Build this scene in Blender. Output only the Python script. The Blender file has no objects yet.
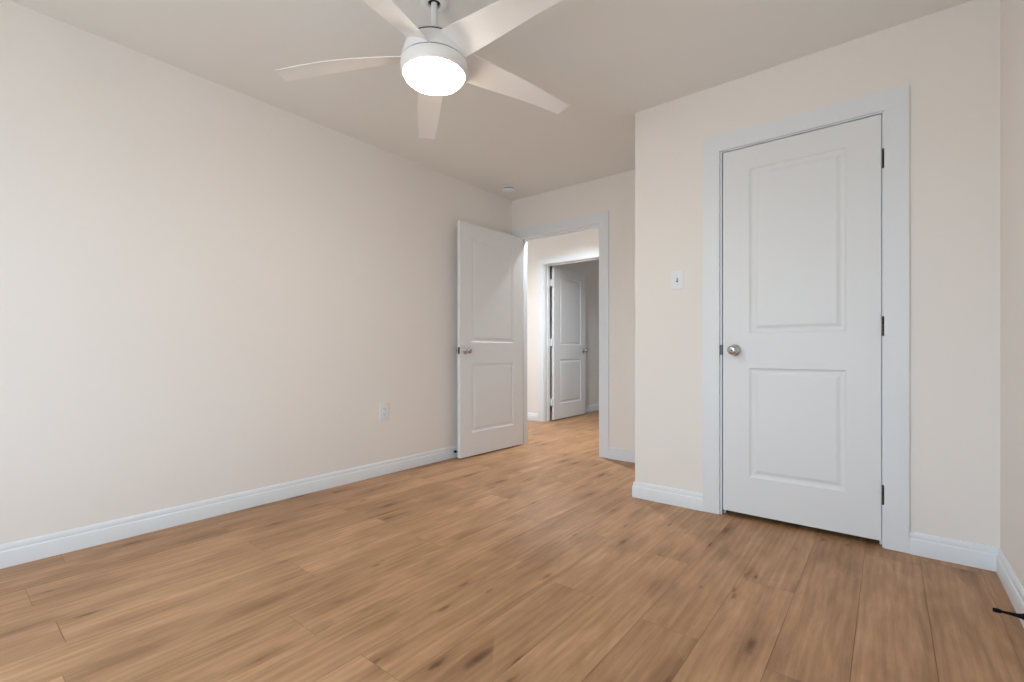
import bpy, bmesh, math, random
from mathutils import Vector, Matrix

scene = bpy.context.scene
COL = scene.collection

# ---------------------------------------------------------------- camera
H_CAM, PSI, CAM_X = 0.926, 0.6745, 2.961
cam_data = bpy.data.cameras.new('camera')
cam_data.sensor_width = 36.0
cam_data.lens = 470.14 / 1024.0 * 36.0
cam_data.shift_y = 10.2 / 1024.0
cam_data.clip_start = 0.02
cam_data.clip_end = 200
cam = bpy.data.objects.new('camera', cam_data)
cam.location = (CAM_X, 0.0, H_CAM)
cam.rotation_euler = (math.radians(90), 0, PSI)
COL.objects.link(cam)
scene.camera = cam

# ---------------------------------------------------------------- world, light, exposure
world = bpy.data.worlds.new('world')
scene.world = world
world.use_nodes = True
wn, wl = world.node_tree.nodes, world.node_tree.links
wn.clear()
w_out = wn.new('ShaderNodeOutputWorld')
w_bg = wn.new('ShaderNodeBackground')
w_tc = wn.new('ShaderNodeTexCoord')
w_sep = wn.new('ShaderNodeSeparateXYZ')
w_map = wn.new('ShaderNodeMapRange')
w_map.inputs['From Min'].default_value = -0.06
w_map.inputs['From Max'].default_value = 0.06
w_mix = wn.new('ShaderNodeMix')
w_mix.data_type = 'RGBA'
w_mix.inputs[6].default_value = (0.54, 0.58, 0.60, 1)      # sunlit ground outside
w_mix.inputs[7].default_value = (0.77, 0.95, 1.10, 1)       # bright overcast sky
wl.new(w_tc.outputs['Generated'], w_sep.inputs[0])
wl.new(w_sep.outputs['Z'], w_map.inputs['Value'])
wl.new(w_map.outputs[0], w_mix.inputs[0])
wl.new(w_mix.outputs[2], w_bg.inputs['Color'])
w_bg.inputs['Strength'].default_value = 9.2
wl.new(w_bg.outputs[0], w_out.inputs['Surface'])

LAMP_STRENGTH = 44.0
HALL_STRENGTH = 1200.0

scene.view_settings.view_transform = 'Standard'
scene.view_settings.look = 'None'
scene.view_settings.gamma = 1.0
scene.view_settings.use_curve_mapping = False
scene.view_settings.exposure = 0.0
scene.cycles.max_bounces = 12
scene.cycles.diffuse_bounces = 8
scene.cycles.glossy_bounces = 4
scene.cycles.use_denoising = True
scene.cycles.sample_clamp_indirect = 6.0
scene.cycles.caustics_reflective = False
scene.cycles.caustics_refractive = False

# ---------------------------------------------------------------- materials
def principled(name, color, rough=0.5, metallic=0.0, spec=0.5):
    m = bpy.data.materials.new(name)
    m.use_nodes = True
    b = m.node_tree.nodes['Principled BSDF']
    b.inputs['Base Color'].default_value = (*color, 1)
    b.inputs['Roughness'].default_value = rough
    b.inputs['Metallic'].default_value = metallic
    b.inputs['Specular IOR Level'].default_value = spec
    return m

def noise_bump(m, scale, strength, dist=0.002, color_var=0.0):
    nt = m.node_tree
    b = nt.nodes['Principled BSDF']
    tc = nt.nodes.new('ShaderNodeTexCoord')
    nz = nt.nodes.new('ShaderNodeTexNoise')
    nz.inputs['Scale'].default_value = scale
    nz.inputs['Detail'].default_value = 4
    bp = nt.nodes.new('ShaderNodeBump')
    bp.inputs['Strength'].default_value = strength
    bp.inputs['Distance'].default_value = dist
    nt.links.new(tc.outputs['Object'], nz.inputs['Vector'])
    nt.links.new(nz.outputs['Fac'], bp.inputs['Height'])
    nt.links.new(bp.outputs[0], b.inputs['Normal'])
    if color_var:
        base = b.inputs['Base Color'].default_value[:]
        n2 = nt.nodes.new('ShaderNodeTexNoise')
        n2.inputs['Scale'].default_value = 2.2
        n2.inputs['Detail'].default_value = 3
        mp = nt.nodes.new('ShaderNodeMapRange')
        mp.inputs['To Min'].default_value = 1 - color_var
        mp.inputs['To Max'].default_value = 1 + color_var
        mx = nt.nodes.new('ShaderNodeVectorMath')
        mx.operation = 'SCALE'
        mx.inputs[0].default_value = base[:3]
        nt.links.new(tc.outputs['Object'], n2.inputs['Vector'])
        nt.links.new(n2.outputs['Fac'], mp.inputs['Value'])
        nt.links.new(mp.outputs[0], mx.inputs['Scale'])
        nt.links.new(mx.outputs[0], b.inputs['Base Color'])
    return m

M = {}
M['wall'] = noise_bump(principled('wall_paint', (0.820, 0.797, 0.772), 0.75, spec=0.25), 240, 0.12, 0.0015, 0.008)
M['ceiling'] = noise_bump(principled('ceiling_paint', (0.82, 0.83, 0.82), 0.85, spec=0.2), 160, 0.15, 0.002, 0.008)
M['trim'] = noise_bump(principled('trim_paint', (0.755, 0.80, 0.845), 0.38, spec=0.4), 60, 0.03, 0.001)
M['door'] = noise_bump(principled('door_paint', (0.76, 0.79, 0.82), 0.42, spec=0.4), 90, 0.03, 0.001)
M['fan'] = noise_bump(principled('fan_enamel', (0.85, 0.86, 0.87), 0.4), 40, 0.01, 0.001)
M['plastic'] = noise_bump(principled('plate_plastic', (0.78, 0.82, 0.86), 0.35), 80, 0.01, 0.001)
M['dark'] = noise_bump(principled('dark_gap', (0.02, 0.02, 0.022), 0.7), 80, 0.02, 0.001)
M['rubber'] = noise_bump(principled('black_rubber', (0.004, 0.004, 0.004), 0.6, spec=0.15), 90, 0.05, 0.001)
M['nickel'] = noise_bump(principled('satin_nickel', (0.58, 0.59, 0.60), 0.24, 1.0), 120, 0.02, 0.0005)
M['hinge'] = noise_bump(principled('darkened_nickel', (0.11, 0.11, 0.11), 0.45, 1.0), 120, 0.02, 0.0005)  # nickel darkened in colour for the dark surroundings it reflects
M['groove'] = noise_bump(principled('plank_groove', (0.24, 0.13, 0.07), 0.8), 80, 0.02, 0.001)

def emissive(name, color, strength):
    m = principled(name, (0.9, 0.9, 0.88), 0.4)
    b = m.node_tree.nodes['Principled BSDF']
    b.inputs['Emission Color'].default_value = (*color, 1)
    b.inputs['Emission Strength'].default_value = strength
    return m
M['lamp'] = emissive('lit_diffuser', (1.0, 0.87, 0.70), LAMP_STRENGTH)
M['hall_lamp'] = emissive('lit_hall_diffuser', (0.93, 0.95, 0.95), HALL_STRENGTH)

def glass_mat():
    m = bpy.data.materials.new('window_glass')
    m.use_nodes = True
    nt = m.node_tree
    nt.nodes.clear()
    o = nt.nodes.new('ShaderNodeOutputMaterial')
    t = nt.nodes.new('ShaderNodeBsdfTransparent')
    g = nt.nodes.new('ShaderNodeBsdfGlossy')
    g.inputs['Roughness'].default_value = 0.02
    mx = nt.nodes.new('ShaderNodeMixShader')
    mx.inputs[0].default_value = 0.06
    nt.links.new(t.outputs[0], mx.inputs[1])
    nt.links.new(g.outputs[0], mx.inputs[2])
    nt.links.new(mx.outputs[0], o.inputs['Surface'])
    return m
M['glass'] = glass_mat()

def oak_mat():
    m = bpy.data.materials.new('oak_plank')
    m.use_nodes = True
    nt = m.node_tree
    N, L = nt.nodes, nt.links
    b = N['Principled BSDF']
    uv = N.new('ShaderNodeUVMap'); uv.uv_map = 'plank_uv'
    at = N.new('ShaderNodeAttribute'); at.attribute_name = 'plank_tone'

    def mapped(sx, sy):
        n = N.new('ShaderNodeMapping')
        n.inputs['Scale'].default_value = (sx, sy, 1)
        L.new(uv.outputs[0], n.inputs['Vector'])
        return n.outputs[0]

    def noise(sx, sy, detail, rough=0.55, dist=0.0):
        n = N.new('ShaderNodeTexNoise')
        n.inputs['Scale'].default_value = 1.0
        n.inputs['Detail'].default_value = detail
        n.inputs['Roughness'].default_value = rough
        n.inputs['Distortion'].default_value = dist
        L.new(mapped(sx, sy), n.inputs['Vector'])
        return n.outputs['Fac']

    def remap(v, a, c, lo, hi, smooth=False):
        n = N.new('ShaderNodeMapRange')
        n.inputs['From Min'].default_value = a
        n.inputs['From Max'].default_value = c
        n.inputs['To Min'].default_value = lo
        n.inputs['To Max'].default_value = hi
        if smooth:
            n.interpolation_type = 'SMOOTHSTEP'
        L.new(v, n.inputs['Value'])
        return n.outputs[0]

    def math_(op, a, c):
        n = N.new('ShaderNodeMath'); n.operation = op
        for i, v in enumerate((a, c)):
            if isinstance(v, (int, float)):
                n.inputs[i].default_value = v
            else:
                L.new(v, n.inputs[i])
        return n.outputs[0]

    broad = noise(0.9, 11.0, 4, 0.55, 0.8)         # long soft streaks
    blotch = noise(3.2, 8.0, 4, 0.6, 1.0)          # cloudy patches
    streak = noise(3.0, 46.0, 5, 0.62, 0.5)        # short darker streaks
    grain = noise(9.0, 170.0, 4, 0.65, 0.2)        # fine pores
    fig = N.new('ShaderNodeTexWave')               # cathedral figure
    fig.wave_type = 'BANDS'; fig.bands_direction = 'Y'
    fig.inputs['Scale'].default_value = 1.0
    fig.inputs['Distortion'].default_value = 10.0
    fig.inputs['Detail'].default_value = 2.5
    fig.inputs['Detail Scale'].default_value = 0.6
    L.new(mapped(1.5, 10.0), fig.inputs['Vector'])
    wobble = remap(noise(26, 70, 3), 0, 1, -0.07, 0.07)

    def knots(sx, sy, keep, r_core, r_halo):
        vor = N.new('ShaderNodeTexVoronoi')
        vor.inputs['Scale'].default_value = 1.0
        L.new(mapped(sx, sy), vor.inputs['Vector'])
        sepc = N.new('ShaderNodeSeparateColor')
        L.new(vor.outputs['Color'], sepc.inputs[0])
        has = remap(sepc.outputs[0], 1 - keep, 1 - keep + 0.04, 0, 1)
        wob = math_('ADD', vor.outputs['Distance'], wobble)
        size = remap(sepc.outputs[1], 0, 1, 0.7, 1.5)
        wob = math_('DIVIDE', wob, size)
        core = math_('MULTIPLY', remap(wob, r_core * 0.2, r_core, 1, 0, True), has)
        halo = math_('MULTIPLY', remap(wob, r_core * 0.5, r_halo, 1, 0, True), has)
        return core, halo
    core, halo = knots(2.4, 9.0, 0.62, 0.15, 0.48)
    core2, halo2 = knots(4.6, 15.0, 0.30, 0.15, 0.34)

    v = remap(broad, 0.3, 0.72, 0.86, 1.10)
    v = math_('MULTIPLY', v, remap(blotch, 0.28, 0.72, 0.88, 1.08))
    v = math_('MULTIPLY', v, remap(streak, 0.28, 0.72, 0.86, 1.07))
    v = math_('MULTIPLY', v, remap(grain, 0.25, 0.75, 0.93, 1.06))
    v = math_('MULTIPLY', v, remap(fig.outputs['Fac'], 0, 1, 0.95, 1.03))
    v = math_('MULTIPLY', v, remap(at.outputs['Fac'], 0, 1, 0.93, 1.06))
    v = math_('MULTIPLY', v, remap(core, 0, 1, 1.0, 0.57))
    v = math_('MULTIPLY', v, remap(halo, 0, 1, 1.0, 0.80))
    v = math_('MULTIPLY', v, remap(core2, 0, 1, 1.0, 0.62))
    v = math_('MULTIPLY', v, remap(halo2, 0, 1, 1.0, 0.92))
    ramp = N.new('ShaderNodeValToRGB')
    e = ramp.color_ramp.elements
    e[0].position = 0.30; e[0].color = (0.130, 0.060, 0.027, 1)
    e[1].position = 1.15 / 1.3; e[1].color = (0.552, 0.324, 0.180, 1)
    mid = e.new(0.60); mid.color = (0.335, 0.184, 0.094, 1)
    L.new(math_('MULTIPLY', v, 1 / 1.3), ramp.inputs[0])
    L.new(ramp.outputs[0], b.inputs['Base Color'])
    L.new(remap(grain, 0.2, 0.8, 0.52, 0.40), b.inputs['Roughness'])
    b.inputs['Specular IOR Level'].default_value = 0.3
    bp = N.new('ShaderNodeBump')
    bp.inputs['Strength'].default_value = 0.12
    bp.inputs['Distance'].default_value = 0.001
    L.new(grain, bp.inputs['Height'])
    L.new(bp.outputs[0], b.inputs['Normal'])
    return m
M['oak'] = oak_mat()

# ---------------------------------------------------------------- mesh helpers
def add_box(bm, x0, x1, y0, y1, z0, z1, bevel=0.0, mi=0):
    vs = [bm.verts.new((x, y, z)) for z in (z0, z1) for y in (y0, y1) for x in (x0, x1)]
    fs = [(0, 2, 3, 1), (4, 5, 7, 6), (0, 1, 5, 4), (2, 6, 7, 3), (0, 4, 6, 2), (1, 3, 7, 5)]
    faces = [bm.faces.new([vs[i] for i in f]) for f in fs]
    for f in faces:
        f.material_index = mi
    if bevel:
        edges = list({e for f in faces for e in f.edges})
        r = bmesh.ops.bevel(bm, geom=edges, offset=bevel, segments=2, profile=0.7, affect='EDGES')
        for f in r['faces']:
            f.material_index = mi
    return faces

def add_lathe(bm, prof, seg=40, mat=None, mi=0, close=True):
    """prof: (radius, height) along local z; mat places it."""
    mat = mat or Matrix.Identity(4)
    rings = []
    for r, z in prof:
        if r < 1e-6:
            rings.append([bm.verts.new(mat @ Vector((0, 0, z)))])
        else:
            rings.append([bm.verts.new(mat @ Vector((r * math.cos(2 * math.pi * i / seg), r * math.sin(2 * math.pi * i / seg), z))) for i in range(seg)])
    for a, b in zip(rings, rings[1:]):
        if len(a) == 1 and len(b) == 1:
            continue
        for i in range(seg):
            j = (i + 1) % seg
            if len(a) == 1:
                f = bm.faces.new((a[0], b[j], b[i]))
            elif len(b) == 1:
                f = bm.faces.new((a[i], a[j], b[0]))
            else:
                f = bm.faces.new((a[i], a[j], b[j], b[i]))
            f.material_index = mi
            f.smooth = True
    return rings

def obj(name, bm, mats, parent=None, smooth_angle=None, loc=None, rot=None):
    bmesh.ops.recalc_face_normals(bm, faces=bm.faces[:])
    me = bpy.data.meshes.new(name)
    bm.to_mesh(me)
    bm.free()
    if not isinstance(mats, (list, tuple)):
        mats = [mats]
    for mm in mats:
        me.materials.append(mm)
    o = bpy.data.objects.new(name, me)
    COL.objects.link(o)
    if smooth_angle:
        me.polygons.foreach_set('use_smooth', [True] * len(me.polygons))
        me.set_sharp_from_angle(angle=math.radians(smooth_angle))
    if parent:
        o.parent = parent
    if loc:
        o.location = loc
    if rot:
        o.rotation_euler = rot
    return o

def tag(o, label=None, cat=None, group=None, kind=None):
    if label: o['label'] = label
    if cat: o['category'] = cat
    if group: o['group'] = group
    if kind: o['kind'] = kind
    return o

def empty(name, loc, rotz=0.0):
    o = bpy.data.objects.new(name, None)
    o.empty_display_size = 0.1
    o.location = loc
    o.rotation_euler = (0, 0, rotz)
    COL.objects.link(o)
    return o

def axis_matrix(origin, axis):
    q = Vector((0, 0, 1)).rotation_difference(Vector(axis).normalized())
    return Matrix.Translation(origin) @ q.to_matrix().to_4x4()

# ---------------------------------------------------------------- room dimensions (metres)
W, C, D, X1, Z = 3.330, 2.824, 3.697, 1.705, 2.44
T = 0.115
REAR = -1.20
HALL_Y = 5.08
HALL_X0, HALL_X1 = -2.2, 3.3
FAR_X0, FAR_X1, FAR_Y1 = -0.61, 2.6, 8.2

# floor: oak planks running away from the window wall, end joints read off the floor
def build_floor():
    bm = bmesh.new()
    uvl = bm.loops.layers.uv.new('plank_uv')
    tone = bm.faces.layers.float.new('plank_tone')
    rnd = random.Random(11)
    xr0, wr, length = 3.268, 0.1953, 1.285
    y_lo, y_hi = REAR - T, FAR_Y1
    joints = {0: 2.30, 3: 1.534, 4: 2.08, 5: 1.55, 6: 2.081, 7: 1.578, 8: 0.833, 10: 0.798, 11: 1.532,
              12: 1.005, 13: 0.282, 14: 0.984, 15: 0.246, 16: 0.98, 17: 0.388, 9: 0.36, 1: 1.47, 2: 1.40}
    tones = {(4, 0): 0.85, (4, 1): 0.30, (6, 0): 0.5, (6, 1): 0.55, (7, 0): 0.95, (7, 1): 0.55, (8, 0): 0.35,
             (10, 0): 0.8, (13, 0): 0.9, (13, 1): 0.4}
    g = 0.0007
    # sub-floor showing as dark lines between the boards
    f = bm.faces.new([bm.verts.new(p) for p in ((-2.4, y_lo, -0.003), (3.5, y_lo, -0.003), (3.5, y_hi, -0.003), (-2.4, y_hi, -0.003))])
    f.material_index = 1
    for k in range(-1, 30):
        # row k spans seam k to seam k-1 (towards the right-hand wall)
        xa = xr0 - wr * k
        xb = xa + wr
        xb = min(xb, W + 0.11)
        if xb - xa < 0.02:
            continue
        j0 = joints.get(k, rnd.uniform(0, length))
        n0 = math.floor((y_lo - j0) / length)
        y = j0 + n0 * length
        while y < y_hi:
            ya, yb = max(y, y_lo), min(y + length, y_hi)
            if yb - ya > 0.01:
                idx = round((y - j0) / length)
                t = tones.get((k, idx + 0), rnd.random())
                u0, v0 = rnd.uniform(0, 60), rnd.uniform(0, 60)
                vs = [bm.verts.new((px, py, 0)) for px, py in ((xa + g, ya + g), (xb - g, ya + g), (xb - g, yb - g), (xa + g, yb - g))]
                f = bm.faces.new(vs)
                f[tone] = t
                for lp in f.loops:
                    lp[uvl].uv = (lp.vert.co.y + u0 - ya, lp.vert.co.x + v0 - xa)
            y += length
    o = obj('floor', bm, [M['oak'], M['groove']])
    tag(o, 'warm oak plank floor running through the bedroom and hall', 'floor', kind='structure')
build_floor()

def wall(name, label, boxes, mat='wall', cat='wall'):
    bm = bmesh.new()
    for b in boxes:
        add_box(bm, *b)
    return tag(obj(name, bm, M[mat]), label, cat, kind='structure')

# doorways: clear widths between the jambs
BD = dict(x0=0.112, x1=0.985, z=2.042)        # bedroom doorway in the back wall
CD = dict(x0=2.2265, x1=2.9398, z=2.0515)        # closet doorway
HD = dict(x0=-0.548, x1=0.330, z=2.056)       # doorway across the hall
J = 0.019                                     # jamb thickness

wall('ceiling', 'flat beige ceiling', [(-2.4, 3.5, REAR - T, FAR_Y1 + T, Z, Z + 0.1)], 'ceiling', 'ceiling')
wall('wall_left', 'long plain beige wall on the left of the room', [(-T, 0, REAR - T, D, 0, Z)])
wall('wall_back', 'beige back wall around the open bedroom doorway',
     [(HALL_X0 - T, BD['x0'] - J, D, D + T, 0, Z), (BD['x1'] + J, W + T, D, D + T, 0, Z),
      (BD['x0'] - J, BD['x1'] + J, D, D + T, BD['z'] + J, Z)])
wall('wall_closet', 'beige closet wall around the closed white door',
     [(X1, CD['x0'] - J, C, C + T, 0, Z), (CD['x1'] + J, W, C, C + T, 0, Z),
      (CD['x0'] - J, CD['x1'] + J, C, C + T, CD['z'] + J, Z), (X1, X1 + T, C + T, D, 0, Z)])
wall('wall_right', 'beige wall at the right edge of the room', [(W, W + T, REAR - T, D, 0, Z)])
WX0, WX1, WZ0, WZ1 = 0.85, 2.70, 0.45, 2.05
wall('wall_rear', 'beige window wall behind the camera',
     [(0, WX0, REAR - T, REAR, 0, Z), (WX1, W, REAR - T, REAR, 0, Z),
      (WX0, WX1, REAR - T, REAR, 0, WZ0), (WX0, WX1, REAR - T, REAR, WZ1, Z)])
wall('wall_hall', 'beige hall wall around the second open doorway',
     [(HALL_X0, HD['x0'] - J, HALL_Y, HALL_Y + T, 0, Z), (HD['x1'] + J, HALL_X1, HALL_Y, HALL_Y + T, 0, Z),
      (HD['x0'] - J, HD['x1'] + J, HALL_Y, HALL_Y + T, HD['z'] + J, Z)])
wall('wall_hall_left', 'beige wall closing the left end of the hall', [(HALL_X0 - T, HALL_X0, D + T, 3.85, 0, Z), (HALL_X0 - T, HALL_X0, 4.25, HALL_Y + T, 0, Z),
      (HALL_X0 - T, HALL_X0, 3.85, 4.25, 0, 0.15), (HALL_X0 - T, HALL_X0, 3.85, 4.25, 2.1, Z)])
wall('wall_hall_right', 'beige wall closing the right end of the hall', [(HALL_X1, HALL_X1 + T, D + T, HALL_Y + T, 0, Z)])
wall('wall_far_left', 'dim beige wall beyond the second open door, with an added dark recess', [(FAR_X0 - T, FAR_X0, 6.0, FAR_Y1, 0, Z), (-1.75, FAR_X0 - T, 6.0, 6.0 + T, 0, Z), (-1.75, FAR_X0, HALL_Y + T, 6.0, 2.08, Z),
      (-1.75 - T, -1.75, HALL_Y + T, 6.0 + T, 0, Z)])  # unseen recess behind the door, added to keep the hinge gap dark
wall('wall_far_right', 'beige wall on the right of the far room', [(FAR_X1, FAR_X1 + T, HALL_Y + T, 6.5, 0, Z), (FAR_X1, FAR_X1 + T, 7.1, FAR_Y1, 0, Z),
      (FAR_X1, FAR_X1 + T, 6.5, 7.1, 0, 1.15), (FAR_X1, FAR_X1 + T, 6.5, 7.1, 2.05, Z)])
wall('wall_far_back', 'beige back wall of the far room', [(FAR_X0 - T, FAR_X1 + T, FAR_Y1, FAR_Y1 + T, 0, Z)])

# window behind the camera
bm = bmesh.new()
yw0, yw1 = REAR - 0.085, REAR - 0.03
fw = 0.045
add_box(bm, WX0, WX0 + fw, yw0, yw1, WZ0, WZ1)
add_box(bm, WX1 - fw, WX1, yw0, yw1, WZ0, WZ1)
add_box(bm, WX0 + fw, WX1 - fw, yw0, yw1, WZ0, WZ0 + fw)
add_box(bm, WX0 + fw, WX1 - fw, yw0, yw1, WZ1 - fw, WZ1)
xm = (WX0 + WX1) / 2
add_box(bm, xm - 0.025, xm + 0.025, yw0, yw1, WZ0 + fw, WZ1 - fw)
zm = (WZ0 + WZ1) / 2
add_box(bm, WX0 + fw, xm - 0.025, yw0 + 0.01, yw1 - 0.01, zm - 0.02, zm + 0.02)
add_box(bm, xm + 0.025, WX1 - fw, yw0 + 0.01, yw1 - 0.01, zm - 0.02, zm + 0.02)
win = tag(obj('window_1', bm, M['trim']), 'white framed double window behind the camera', 'window', kind='structure')
for xa, xb in ((WX0 + fw, xm - 0.025), (xm + 0.025, WX1 - fw)):
    bm = bmesh.new()
    add_box(bm, xa, xb, yw0 + 0.024, yw0 + 0.028, WZ0 + fw, WZ1 - fw)
    obj('window_pane', bm, M['glass'], win)
bm = bmesh.new()
add_box(bm, WX0 - 0.05, WX1 + 0.05, REAR, REAR + 0.03, WZ0 - 0.02, WZ0, 0.003)
obj('window_sill', bm, M['trim'], win)
# daylight portal filling the window opening (guides sampling of the sky only)
pl = bpy.data.lights.new('window_daylight', 'AREA')
pl.shape = 'RECTANGLE'
pl.size, pl.size_y = WX1 - WX0, WZ1 - WZ0
pl.cycles.is_portal = True
po = bpy.data.objects.new('window_daylight', pl)
po.location = (xm, REAR - T - 0.005, zm)
po.rotation_euler = (math.radians(90), 0, 0)
COL.objects.link(po)

# unseen windows added for light: small in far room, tall at hall end
def side_window(name, label, xa, xb, y0, y1, z0, z1, portal_x, turn):
    bm = bmesh.new()
    f = 0.04
    zc = (z0 + z1) / 2
    add_box(bm, xa, xb, y0, y0 + f, z0, z1)
    add_box(bm, xa, xb, y1 - f, y1, z0, z1)
    add_box(bm, xa, xb, y0 + f, y1 - f, z0, z0 + f)
    add_box(bm, xa, xb, y0 + f, y1 - f, z1 - f, z1)
    add_box(bm, xa, xb, y0 + f, y1 - f, zc - 0.02, zc + 0.02)
    w = tag(obj(name, bm, M['trim']), label, 'window', kind='structure')
    bm = bmesh.new()
    add_box(bm, xa + 0.02, xa + 0.024, y0 + f, y1 - f, z0 + f, zc - 0.02)
    add_box(bm, xa + 0.02, xa + 0.024, y0 + f, y1 - f, zc + 0.02, z1 - f)
    obj('window_pane', bm, M['glass'], w)
    p = bpy.data.lights.new(name + '_daylight', 'AREA')
    p.shape = 'RECTANGLE'
    p.size, p.size_y = z1 - z0, y1 - y0
    p.cycles.is_portal = True
    po_ = bpy.data.objects.new(name + '_daylight', p)
    po_.location = (portal_x, (y0 + y1) / 2, zc)
    po_.rotation_euler = (0, math.radians(turn), 0)
    COL.objects.link(po_)
side_window('added_window_2', 'small unseen white framed window added to light the far room', FAR_X1 + 0.04, FAR_X1 + 0.09, 6.5, 7.1, 1.15, 2.05, FAR_X1 + T + 0.005, 90)
side_window('added_window_3', 'tall unseen white framed window added to light the hall from its left end', HALL_X0 - 0.09, HALL_X0 - 0.04, 3.85, 4.25, 0.15, 2.1, HALL_X0 - T - 0.005, -90)

# ---------------------------------------------------------------- baseboards
PROFILE = [(0.0, 0.0), (0.014, 0.0), (0.014, 0.066), (0.0125, 0.070), (0.0095, 0.073), (0.0095, 0.084), (0.007, 0.093), (0.004, 0.0985), (0.0, 0.100)]

def baseboard(name, path, label):
    bm = bmesh.new()
    pts = [Vector(p) for p in path]
    rings = []
    for i, p in enumerate(pts):
        dirs = []
        if i > 0: dirs.append((pts[i] - pts[i - 1]).normalized())
        if i < len(pts) - 1: dirs.append((pts[i + 1] - pts[i]).normalized())
        ns = [Vector((-d.y, d.x)) for d in dirs]
        n = ns[0] if len(ns) == 1 else (ns[0] + ns[1]) / (1 + ns[0].dot(ns[1]))
        rings.append([bm.verts.new((p.x + n.x * o, p.y + n.y * o, z)) for o, z in PROFILE])
    k = len(PROFILE)
    for a, b in zip(rings, rings[1:]):
        for i in range(k):
            j = (i + 1) % k
            bm.faces.new((a[i], a[j], b[j], b[i]))
    bm.faces.new(rings[0]); bm.faces.new(list(reversed(rings[-1])))
    return tag(obj(name, bm, M['trim'], smooth_angle=25), label, 'baseboard', kind='structure')

CW = 0.090   # casing width
baseboard('baseboard_left', [(0, D - 0.017), (0, REAR)], 'white baseboard along the long left wall')
baseboard('baseboard_back', [(X1 - 0.014, D), (BD['x1'] + 0.005 + CW, D)], 'short white baseboard beside the bedroom doorway')
baseboard('baseboard_closet', [(CD['x0'] - 0.012 - CW + 0.001, C), (X1, C), (X1, D)], 'white baseboard wrapping the closet wall corner')
baseboard('baseboard_right', [(W, REAR), (W, C), (CD['x1'] + 0.008 + CW - 0.001, C)], 'white baseboard turning the corner right of the closet')
baseboard('baseboard_hall', [(HD['x0'] - 0.012 - CW, HALL_Y), (HALL_X0, HALL_Y)], 'white baseboard on the hall wall')
baseboard('baseboard_far', [(FAR_X0, FAR_Y1), (FAR_X0, 6.0)], 'white baseboard behind the second open door')
baseboard('baseboard_hall_back', [(HALL_X0, D + T), (BD['x0'] - 0.1, D + T)], 'white baseboard on the hall side of the back wall')

# ---------------------------------------------------------------- door casings and jambs
def casing(name, d, y_face, side, y_back, label, rev_l=0.005, rev_r=0.005, left_w=CW, stop_y=None):
    """side: -1 when the casing stands on the -y face at y_face; the jamb runs to y_back."""
    th = 0.016
    y0, y1 = (y_face - th, y_face) if side < 0 else (y_face, y_face + th)
    xl, xr, zt = d['x0'] - rev_l, d['x1'] + rev_r, d['z'] + 0.005
    root = empty(name, ((xl + xr) / 2, y_face, 0))
    tag(root, label, 'door casing', kind='structure')
    cx = (xl + xr) / 2

    def part(nm, *boxes, bev=0.0012):
        bm = bmesh.new()
        for b in boxes:
            add_box(bm, b[0] - cx, b[1] - cx, b[2] - y_face, b[3] - y_face, b[4], b[5], bev)
        o = obj(nm, bm, M['trim'], root)
        return o
    part('casing_side', (xl - left_w, xl, y0, y1, 0.002, zt))
    part('casing_side', (xr, xr + CW, y0, y1, 0.002, zt))
    part('casing_head', (xl - left_w, xr + CW, y0, y1, zt, zt + CW))
    ja, jb = sorted((y_face, y_back))
    part('jamb_side', (d['x0'] - J, d['x0'], ja, jb, 0.0, d['z'] + J), bev=0.001)
    part('jamb_side', (d['x1'], d['x1'] + J, ja, jb, 0.0, d['z'] + J), bev=0.001)
    part('jamb_head', (d['x0'], d['x1'], ja, jb, d['z'], d['z'] + J), bev=0.001)
    if stop_y:
        a, b = stop_y
        part('stop_strip', (d['x0'], d['x0'] + 0.01, a, b, 0, d['z']), (d['x1'] - 0.01, d['x1'], a, b, 0, d['z']),
             (d['x0'] + 0.01, d['x1'] - 0.01, a, b, d['z'] - 0.01, d['z']), bev=0)
    return root

t1 = casing('trim_1', CD, C, -1, C + T, 'white door casing around the closed closet door', rev_l=0.011, rev_r=0.008, stop_y=(C + 0.042, C + 0.054))
t2 = casing('trim_2', BD, D, -1, D + T, 'white door casing around the open bedroom doorway', left_w=0.088, stop_y=(D + 0.042, D + 0.054))
t3 = casing('trim_3', HD, HALL_Y, -1, HALL_Y + T, 'white door casing around the second doorway across the hall', rev_l=0.011, stop_y=(HALL_Y + 0.055, HALL_Y + 0.067))

# ---------------------------------------------------------------- two-panel doors
RING = [(0.0, 0.0), (0.005, 0.0045), (0.011, 0.0075), (0.019, 0.0085), (0.027, 0.0075), (0.040, 0.0025), (0.044, 0.0020)]

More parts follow.
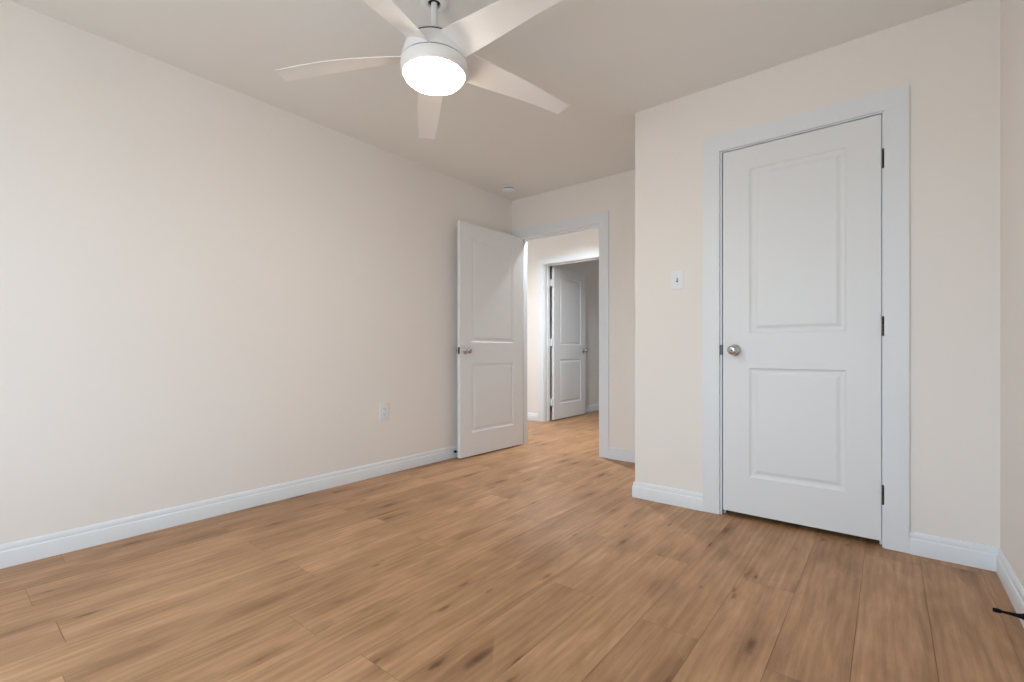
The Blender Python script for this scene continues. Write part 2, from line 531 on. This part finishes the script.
def door_mesh(w, h, t, stile, zs):
    """hinge edge at x=0, faces at y=0 and y=t; zs: panel (bottom, top) pairs."""
    bm = bmesh.new()
    xs = [0, stile, w - stile, w]
    zc = [0] + [z for p in zs for z in p] + [h]
    for yf, sgn in ((0.0, 1), (t, -1)):
        V = {}
        for i, x in enumerate(xs):
            for k, z in enumerate(zc):
                V[i, k] = bm.verts.new((x, yf, z))
        for i in range(3):
            for k in range(len(zc) - 1):
                if i == 1 and k % 2 == 1:
                    prev = [V[1, k], V[2, k], V[2, k + 1], V[1, k + 1]]
                    for ins, dep in RING[1:]:
                        cur = [bm.verts.new((x, yf + sgn * dep, z)) for x, z in
                               ((xs[1] + ins, zc[k] + ins), (xs[2] - ins, zc[k] + ins), (xs[2] - ins, zc[k + 1] - ins), (xs[1] + ins, zc[k + 1] - ins))]
                        for q in range(4):
                            r = (q + 1) % 4
                            bm.faces.new((prev[q], prev[r], cur[r], cur[q]))
                        prev = cur
                    bm.faces.new(prev)
                else:
                    bm.faces.new((V[i, k], V[i + 1, k], V[i + 1, k + 1], V[i, k + 1]))
        if sgn == 1:
            A = V
        else:
            B = V
    n = len(zc) - 1
    for k in range(n):
        bm.faces.new((A[0, k], A[0, k + 1], B[0, k + 1], B[0, k]))
        bm.faces.new((A[3, k], B[3, k], B[3, k + 1], A[3, k + 1]))
    for i in range(3):
        bm.faces.new((A[i, 0], B[i, 0], B[i + 1, 0], A[i + 1, 0]))
        bm.faces.new((A[i, n], A[i + 1, n], B[i + 1, n], B[i, n]))
    return bm

KNOB = [(0.0, 0.0), (0.031, 0.0), (0.032, 0.003), (0.030, 0.007), (0.020, 0.010), (0.0125, 0.014), (0.0115, 0.026), (0.016, 0.032),
        (0.0245, 0.039), (0.0270, 0.047), (0.0262, 0.055), (0.021, 0.0605), (0.013, 0.0635), (0.0, 0.0645)]

def knob(parent, x, y, z, direction):
    bm = bmesh.new()
    add_lathe(bm, KNOB, 36, axis_matrix((x, y, z), direction))
    k = obj('door_knob', bm, M['nickel'], parent)
    bm = bmesh.new()
    add_lathe(bm, [(0.0, 0.0), (0.006, 0.0), (0.006, 0.0015), (0.0, 0.002)], 16, axis_matrix(Vector((x, y, z)) + Vector(direction) * 0.0643, direction))
    obj('knob_lock', bm, M['hinge'], k)
    return k

def hinge_part(parent, z, x, y, mat, leaf=None):
    bm = bmesh.new()
    r = 0.0048
    n = 5
    hh = 0.089
    for i in range(n):
        a, b = z + hh * i / n, z + hh * (i + 1) / n
        add_lathe(bm, [(0, a + 0.0004), (r, a + 0.0004), (r, b - 0.0004), (0, b - 0.0004)], 14, Matrix.Translation((x, y, 0)))
    add_lathe(bm, [(0, z + hh), (0.0036, z + hh), (0.0036, z + hh + 0.003), (0, z + hh + 0.005)], 14, Matrix.Translation((x, y, 0)))
    if leaf:
        for lf in leaf:
            add_box(bm, lf[0], lf[1], lf[2], lf[3], z, z + hh)
    return obj('hinge', bm, mat, parent)

def make_door(name, w, h, z0, hinge_xy, rotz, label, front_knob=True):
    t = 0.035
    stile = 0.135 * w / 0.705 if w < 0.75 else 0.138
    bm = door_mesh(w, h, t, stile, ((0.205, 0.804), (0.995, h - 0.118)))
    d = obj(name, bm, M['door'], loc=(hinge_xy[0], hinge_xy[1], z0), rot=(0, 0, rotz))
    tag(d, label, 'door', kind='structure')
    kx, kz = w - 0.062, 0.925 - z0 + 0.007
    knob(d, kx, 0.0, kz, (0, -1, 0))
    knob(d, kx, t, kz, (0, 1, 0))
    bm = bmesh.new()
    add_box(bm, w - 0.0005, w + 0.0012, 0.006, t - 0.006, kz - 0.03, kz + 0.03, 0.0003)
    add_box(bm, w, w + 0.009, 0.012, t - 0.012, kz - 0.009, kz + 0.009, 0.001)
    obj('latch_plate', bm, M['hinge'], d)
    return d

# closed closet door: hinges on the right, so the slab is turned half round
dc = make_door('door_1', 0.705, 2.016, 0.030, (2.937, C + 0.036), math.pi, 'closed white two-panel closet door with satin nickel knob')
for hz in (0.203, 0.998, 1.789):
    hinge_part(dc, hz - 0.030, -0.0058, 0.0395, M['hinge'])
bm = bmesh.new()
add_box(bm, CD['x0'] - 0.0016 - t1.location.x, CD['x0'] + 0.0018 - t1.location.x, -0.0165 + 0.0155, 0.03, 0.905, 0.962, 0.0004)
add_box(bm, CD['x0'] - 0.010 - t1.location.x, CD['x0'] + 0.0018 - t1.location.x, -0.003, 0.0005, 0.905, 0.962, 0.0004)
sp = obj('strike_plate', bm, M['hinge'], t1)

# bedroom door standing open against the left wall
a = math.radians(-92.1)
db = make_door('door_2', 0.838, 2.027, 0.012, (0.112, D - 0.006), a, 'open white two-panel bedroom door swung against the left wall')
for hz in (0.203, 0.998, 1.789):
    hinge_part(db, hz - 0.014, -0.004, -0.004, M['hinge'])

# door across the hall, opened into the dim far room
dh = make_door('door_3', 0.83, 2.030, 0.014, (-0.500, HALL_Y + T + 0.027), math.radians(90), 'white two-panel door open into the dim room across the hall')
for hz in (0.203, 0.998, 1.789):
    hinge_part(dh, hz - 0.014, -0.012, 0.036, M['trim'], leaf=[(-0.0265, 0.001, 0.010, 0.047)])

# ---------------------------------------------------------------- ceiling fan with light
FX, FY = 1.4282, 1.3781
fan = empty('ceiling_fan', (FX, FY, Z))
tag(fan, 'white five-blade ceiling fan with a lit round lamp', 'ceiling fan')
zf = lambda z: z - Z
bm = bmesh.new()
add_lathe(bm, [(0.059, 0.0), (0.059, zf(2.434)), (0.054, zf(2.429)), (0.044, zf(2.4258)), (0.029, zf(2.425)), (0.0275, zf(2.4265)), (0.027, zf(2.4385))], 48)
obj('canopy', bm, M['fan'], fan)
bm = bmesh.new()  # canopy hole around the rod, its shade put in as dark colour
add_lathe(bm, [(0.0268, zf(2.4386)), (0.0, zf(2.4386))], 32)
add_lathe(bm, [(0.0268, zf(2.4384)), (0.020, zf(2.430)), (0.0142, zf(2.428))], 32)
obj('canopy_hole_shade', bm, M['dark'], fan)
bm = bmesh.new()
add_lathe(bm, [(0.0135, zf(2.4380)), (0.0135, zf(2.30)), (0.019, zf(2.298)), (0.022, zf(2.29)), (0.022, zf(2.262)), (0.0, zf(2.262))], 32)
obj('downrod', bm, M['fan'], fan)
bm = bmesh.new()   # motor housing: dome, dark slot, tapering drum
add_lathe(bm, [(0.021, zf(2.276)), (0.06, zf(2.273)), (0.098, zf(2.266)), (0.115, zf(2.259)), (0.119, zf(2.2555)), (0.118, zf(2.2535)), (0.113, zf(2.2530))], 72)
obj('housing_cap', bm, M['fan'], fan)
bm = bmesh.new()
add_lathe(bm, [(0.1135, zf(2.2545)), (0.1135, zf(2.2435)), (0.10, zf(2.2435))], 64)
add_lathe(bm, [(0.130, zf(2.1765)), (0.1350, zf(2.176)), (0.1350, zf(2.166)), (0.130, zf(2.1655))], 64)
obj('shadow_gap', bm, M['dark'], fan)
bm = bmesh.new()
add_lathe(bm, [(0.112, zf(2.2450)), (0.1185, zf(2.2450)), (0.1205, zf(2.243)), (0.128, zf(2.222)), (0.1375, zf(2.187)), (0.1402, zf(2.1770)), (0.1398, zf(2.1752)), (0.130, zf(2.1745))], 72)
obj('motor_housing', bm, M['fan'], fan)
bm = bmesh.new()
add_lathe(bm, [(0.130, zf(2.1698)), (0.1395, zf(2.1695)), (0.1410, zf(2.1675)), (0.1422, zf(2.150)), (0.1408, zf(2.135)), (0.1372, zf(2.1205)), (0.1335, zf(2.1165)), (0.1305, zf(2.1175)), (0.126, zf(2.122))], 72)
obj('light_collar', bm, M['fan'], fan)
bm = bmesh.new()
add_lathe(bm, [(0.1285, zf(2.1205)), (0.1280, zf(2.1125)), (0.1235, zf(2.1030)), (0.112, zf(2.0930)), (0.09, zf(2.0840)), (0.06, zf(2.0785)), (0.03, zf(2.0762)), (0.0, zf(2.0755))], 72)
obj('light_diffuser', bm, M['lamp'], fan)

def blade_bm(phi):
    bm = bmesh.new()
    NS, NT = 22, 8
    th = 0.0055
    # five stations from hub to tip: offsets across the blade and heights of its two edges
    KA, KZA = (-0.0656, -0.0720, -0.0761, -0.0763, -0.0743), (2.2343, 2.2147, 2.1976, 2.1772, 2.1562)
    KB, KZB = (0.0545, 0.0510, 0.0430, 0.0293, 0.0168), (2.1714, 2.1732, 2.1727, 2.1662, 2.1522)

    def spline(k, s):
        x = s * 4
        i = min(3, int(x))
        f = x - i
        p = [2 * k[0] - k[1], *k, 2 * k[4] - k[3]]
        a_, b_, c_, d_ = p[i], p[i + 1], p[i + 2], p[i + 3]
        return b_ + 0.5 * f * (c_ - a_ + f * (2 * a_ - 5 * b_ + 4 * c_ - d_ + f * (3 * (b_ - c_) + d_ - a_)))

    def edge(s):
        return 0.115 + (0.6962 - 0.115) * s, -spline(KA, s), spline(KB, s), spline(KZA, s), spline(KZB, s)
    top, bot = [], []
    for i in range(NS + 1):
        s = i / NS
        r, ha, hb, za, zb = edge(s)
        rt, rb = [], []
        for j in range(NT + 1):
            t = j / NT
            across = -ha + (ha + hb) * t
            z = za + (zb - za) * t + 0.004 * math.sin(math.pi * t)
            rr = r
            if s < 0.25:
                # hug the drum at the root
                rr = r - (1 - s / 0.25) * 0.012 * abs(2 * t - 1) ** 2
            if i == NS:
                rr = r + 0.003 * math.sin(math.pi * t)
            e = th * (0.35 + 0.65 * math.sin(math.pi * min(max(t, 0.04), 0.96)) ** 0.4)
            x = rr * math.cos(phi) - across * math.sin(phi)
            y = rr * math.sin(phi) + across * math.cos(phi)
            rt.append(bm.verts.new((x, y, zf(z) + e / 2)))
            rb.append(bm.verts.new((x, y, zf(z) - e / 2)))
        top.append(rt); bot.append(rb)
    for i in range(NS):
        for j in range(NT):
            bm.faces.new((top[i][j], top[i + 1][j], top[i + 1][j + 1], top[i][j + 1]))
            bm.faces.new((bot[i][j], bot[i][j + 1], bot[i + 1][j + 1], bot[i + 1][j]))
        bm.faces.new((top[i][0], bot[i][0], bot[i + 1][0], top[i + 1][0]))
        bm.faces.new((top[i][NT], top[i + 1][NT], bot[i + 1][NT], bot[i][NT]))
    for j in range(NT):
        bm.faces.new((top[0][j], top[0][j + 1], bot[0][j + 1], bot[0][j]))
        bm.faces.new((top[NS][j], bot[NS][j], bot[NS][j + 1], top[NS][j + 1]))
    return bm
for k in range(5):
    obj('blade', blade_bm(1.2546 + k * 2 * math.pi / 5), M['fan'], fan, smooth_angle=40)

# ---------------------------------------------------------------- hall ceiling light
hl = empty('hall_ceiling_light', (0.20, 4.12, Z))
tag(hl, 'white round downlight on the ceiling of the hall beyond the doorway', 'ceiling light')
bm = bmesh.new()
add_lathe(bm, [(0.0, 0.0), (0.078, 0.0), (0.078, -0.082), (0.076, -0.084), (0.070, -0.084), (0.068, -0.082), (0.066, -0.062), (0.0, -0.062)], 48)
obj('light_housing', bm, M['fan'], hl)
bm = bmesh.new()
add_lathe(bm, [(0.064, -0.0635), (0.060, -0.066), (0.0, -0.067)], 48)
obj('light_diffuser', bm, M['hall_lamp'], hl)

# ---------------------------------------------------------------- smoke detector
sd = empty('smoke_detector', (0.215, 3.385, Z))
tag(sd, 'round white smoke detector on the ceiling near the back corner', 'smoke detector')
bm = bmesh.new()
add_lathe(bm, [(0.0, 0.0), (0.078, 0.0), (0.078, -0.005), (0.075, -0.008), (0.052, -0.0095)], 40)
obj('mounting_base', bm, M['plastic'], sd)
bm = bmesh.new()
add_lathe(bm, [(0.051, -0.0093), (0.051, -0.014), (0.046, -0.014)], 40)
obj('sensor_slot', bm, M['dark'], sd)
bm = bmesh.new()
add_lathe(bm, [(0.047, -0.0135), (0.057, -0.016), (0.058, -0.030), (0.053, -0.038), (0.034, -0.043), (0.0, -0.044)], 40)
obj('cover', bm, M['plastic'], sd)

# ---------------------------------------------------------------- wall switch
sw = empty('light_switch', (1.974, C, 1.353))
tag(sw, 'white toggle light switch on the wall left of the closet door', 'light switch')
bm = bmesh.new()
add_box(bm, -0.035, 0.035, -0.006, 0, -0.054, 0.054, 0.0022)
obj('switch_plate', bm, M['plastic'], sw, smooth_angle=40)
bm = bmesh.new()
add_box(bm, -0.006, 0.006, -0.0068, -0.005, -0.0125, 0.0125)
obj('toggle_slot', bm, M['hinge'], sw)
bm = bmesh.new()
vs = [bm.verts.new(p) for p in ((-0.0045, -0.006, -0.006), (0.0045, -0.006, -0.006), (0.0045, -0.006, 0.009), (-0.0045, -0.006, 0.009),
                                (-0.0038, -0.019, 0.006), (0.0038, -0.019, 0.006), (0.0038, -0.017, 0.0125), (-0.0038, -0.017, 0.0125))]
for f in ((0, 1, 2, 3), (7, 6, 5, 4), (0, 4, 5, 1), (1, 5, 6, 2), (2, 6, 7, 3), (3, 7, 4, 0)):
    bm.faces.new([vs[i] for i in f])
obj('toggle', bm, M['plastic'], sw)
for s in (-1, 1):
    bm = bmesh.new()
    add_lathe(bm, [(0.0034, 0.0), (0.0034, 0.001), (0.0, 0.0016)], 14, axis_matrix((0, -0.006, s * 0.030), (0, -1, 0)))
    obj('screw', bm, M['plastic'], sw)

# ---------------------------------------------------------------- wall outlet
ol = empty('wall_outlet', (0.0, 2.160, 0.473))
tag(ol, 'white duplex power outlet low on the long left wall', 'outlet')
bm = bmesh.new()
add_box(bm, 0, 0.006, -0.040, 0.040, -0.065, 0.065, 0.0022)
obj('outlet_plate', bm, M['plastic'], ol, smooth_angle=40)
for s in (-1, 1):
    bm = bmesh.new()
    zc = s * 0.0195
    ring = []
    for k in range(28):
        an = 2 * math.pi * k / 28
        ring.append((0.0172 * math.cos(an), max(-0.0128, min(0.0128, 0.0172 * math.sin(an)))))
    lo = [bm.verts.new((0.005, y, zc + z)) for y, z in ring]
    hi = [bm.verts.new((0.0078, y * 0.97, zc + z * 0.97)) for y, z in ring]
    for k in range(28):
        q = (k + 1) % 28
        bm.faces.new((lo[k], lo[q], hi[q], hi[k]))
    bm.faces.new(hi)
    r = obj('receptacle', bm, M['plastic'], ol)
    bm = bmesh.new()
    add_box(bm, 0.0076, 0.0081, -0.0072, -0.0052, zc - 0.003, zc + 0.006)
    add_box(bm, 0.0076, 0.0081, 0.0052, 0.0072, zc - 0.002, zc + 0.005)
    add_lathe(bm, [(0.0026, 0.0), (0.0, 0.0004)], 12, axis_matrix((0.0078, 0, zc - 0.008), (1, 0, 0)))
    obj('socket_slot', bm, M['dark'], r)
bm = bmesh.new()
add_lathe(bm, [(0.0034, 0.0), (0.0034, 0.001), (0.0, 0.0016)], 14, axis_matrix((0.006, 0, 0), (1, 0, 0)))
obj('screw', bm, M['plastic'], ol)

# ---------------------------------------------------------------- black rigid door stops on the baseboards
def door_stop(loc, direction, label):
    d = empty('door_stop', loc)
    tag(d, label, 'door stop', 'black door stops on the baseboards')
    bm = bmesh.new()
    add_lathe(bm, [(0.0, 0.0), (0.0115, 0.0), (0.0115, 0.003), (0.0085, 0.008), (0.0062, 0.020), (0.0046, 0.042), (0.0040, 0.058)], 24, axis_matrix((0, 0, 0), direction))
    obj('stop_rod', bm, M['rubber'], d)
    bm = bmesh.new()
    add_lathe(bm, [(0.0040, 0.054), (0.0066, 0.0585), (0.0072, 0.066), (0.0070, 0.074), (0.0055, 0.0765), (0.0, 0.077)], 24, axis_matrix((0, 0, 0), direction))
    obj('rubber_tip', bm, M['rubber'], d)
    return d
door_stop((W - 0.014, 2.272, 0.047), (-1, 0, 0), 'black door stop on the baseboard to the right of the closet')
door_stop((0.014, 2.888, 0.052), (1, 0, 0), 'black door stop on the left wall behind the open bedroom door')
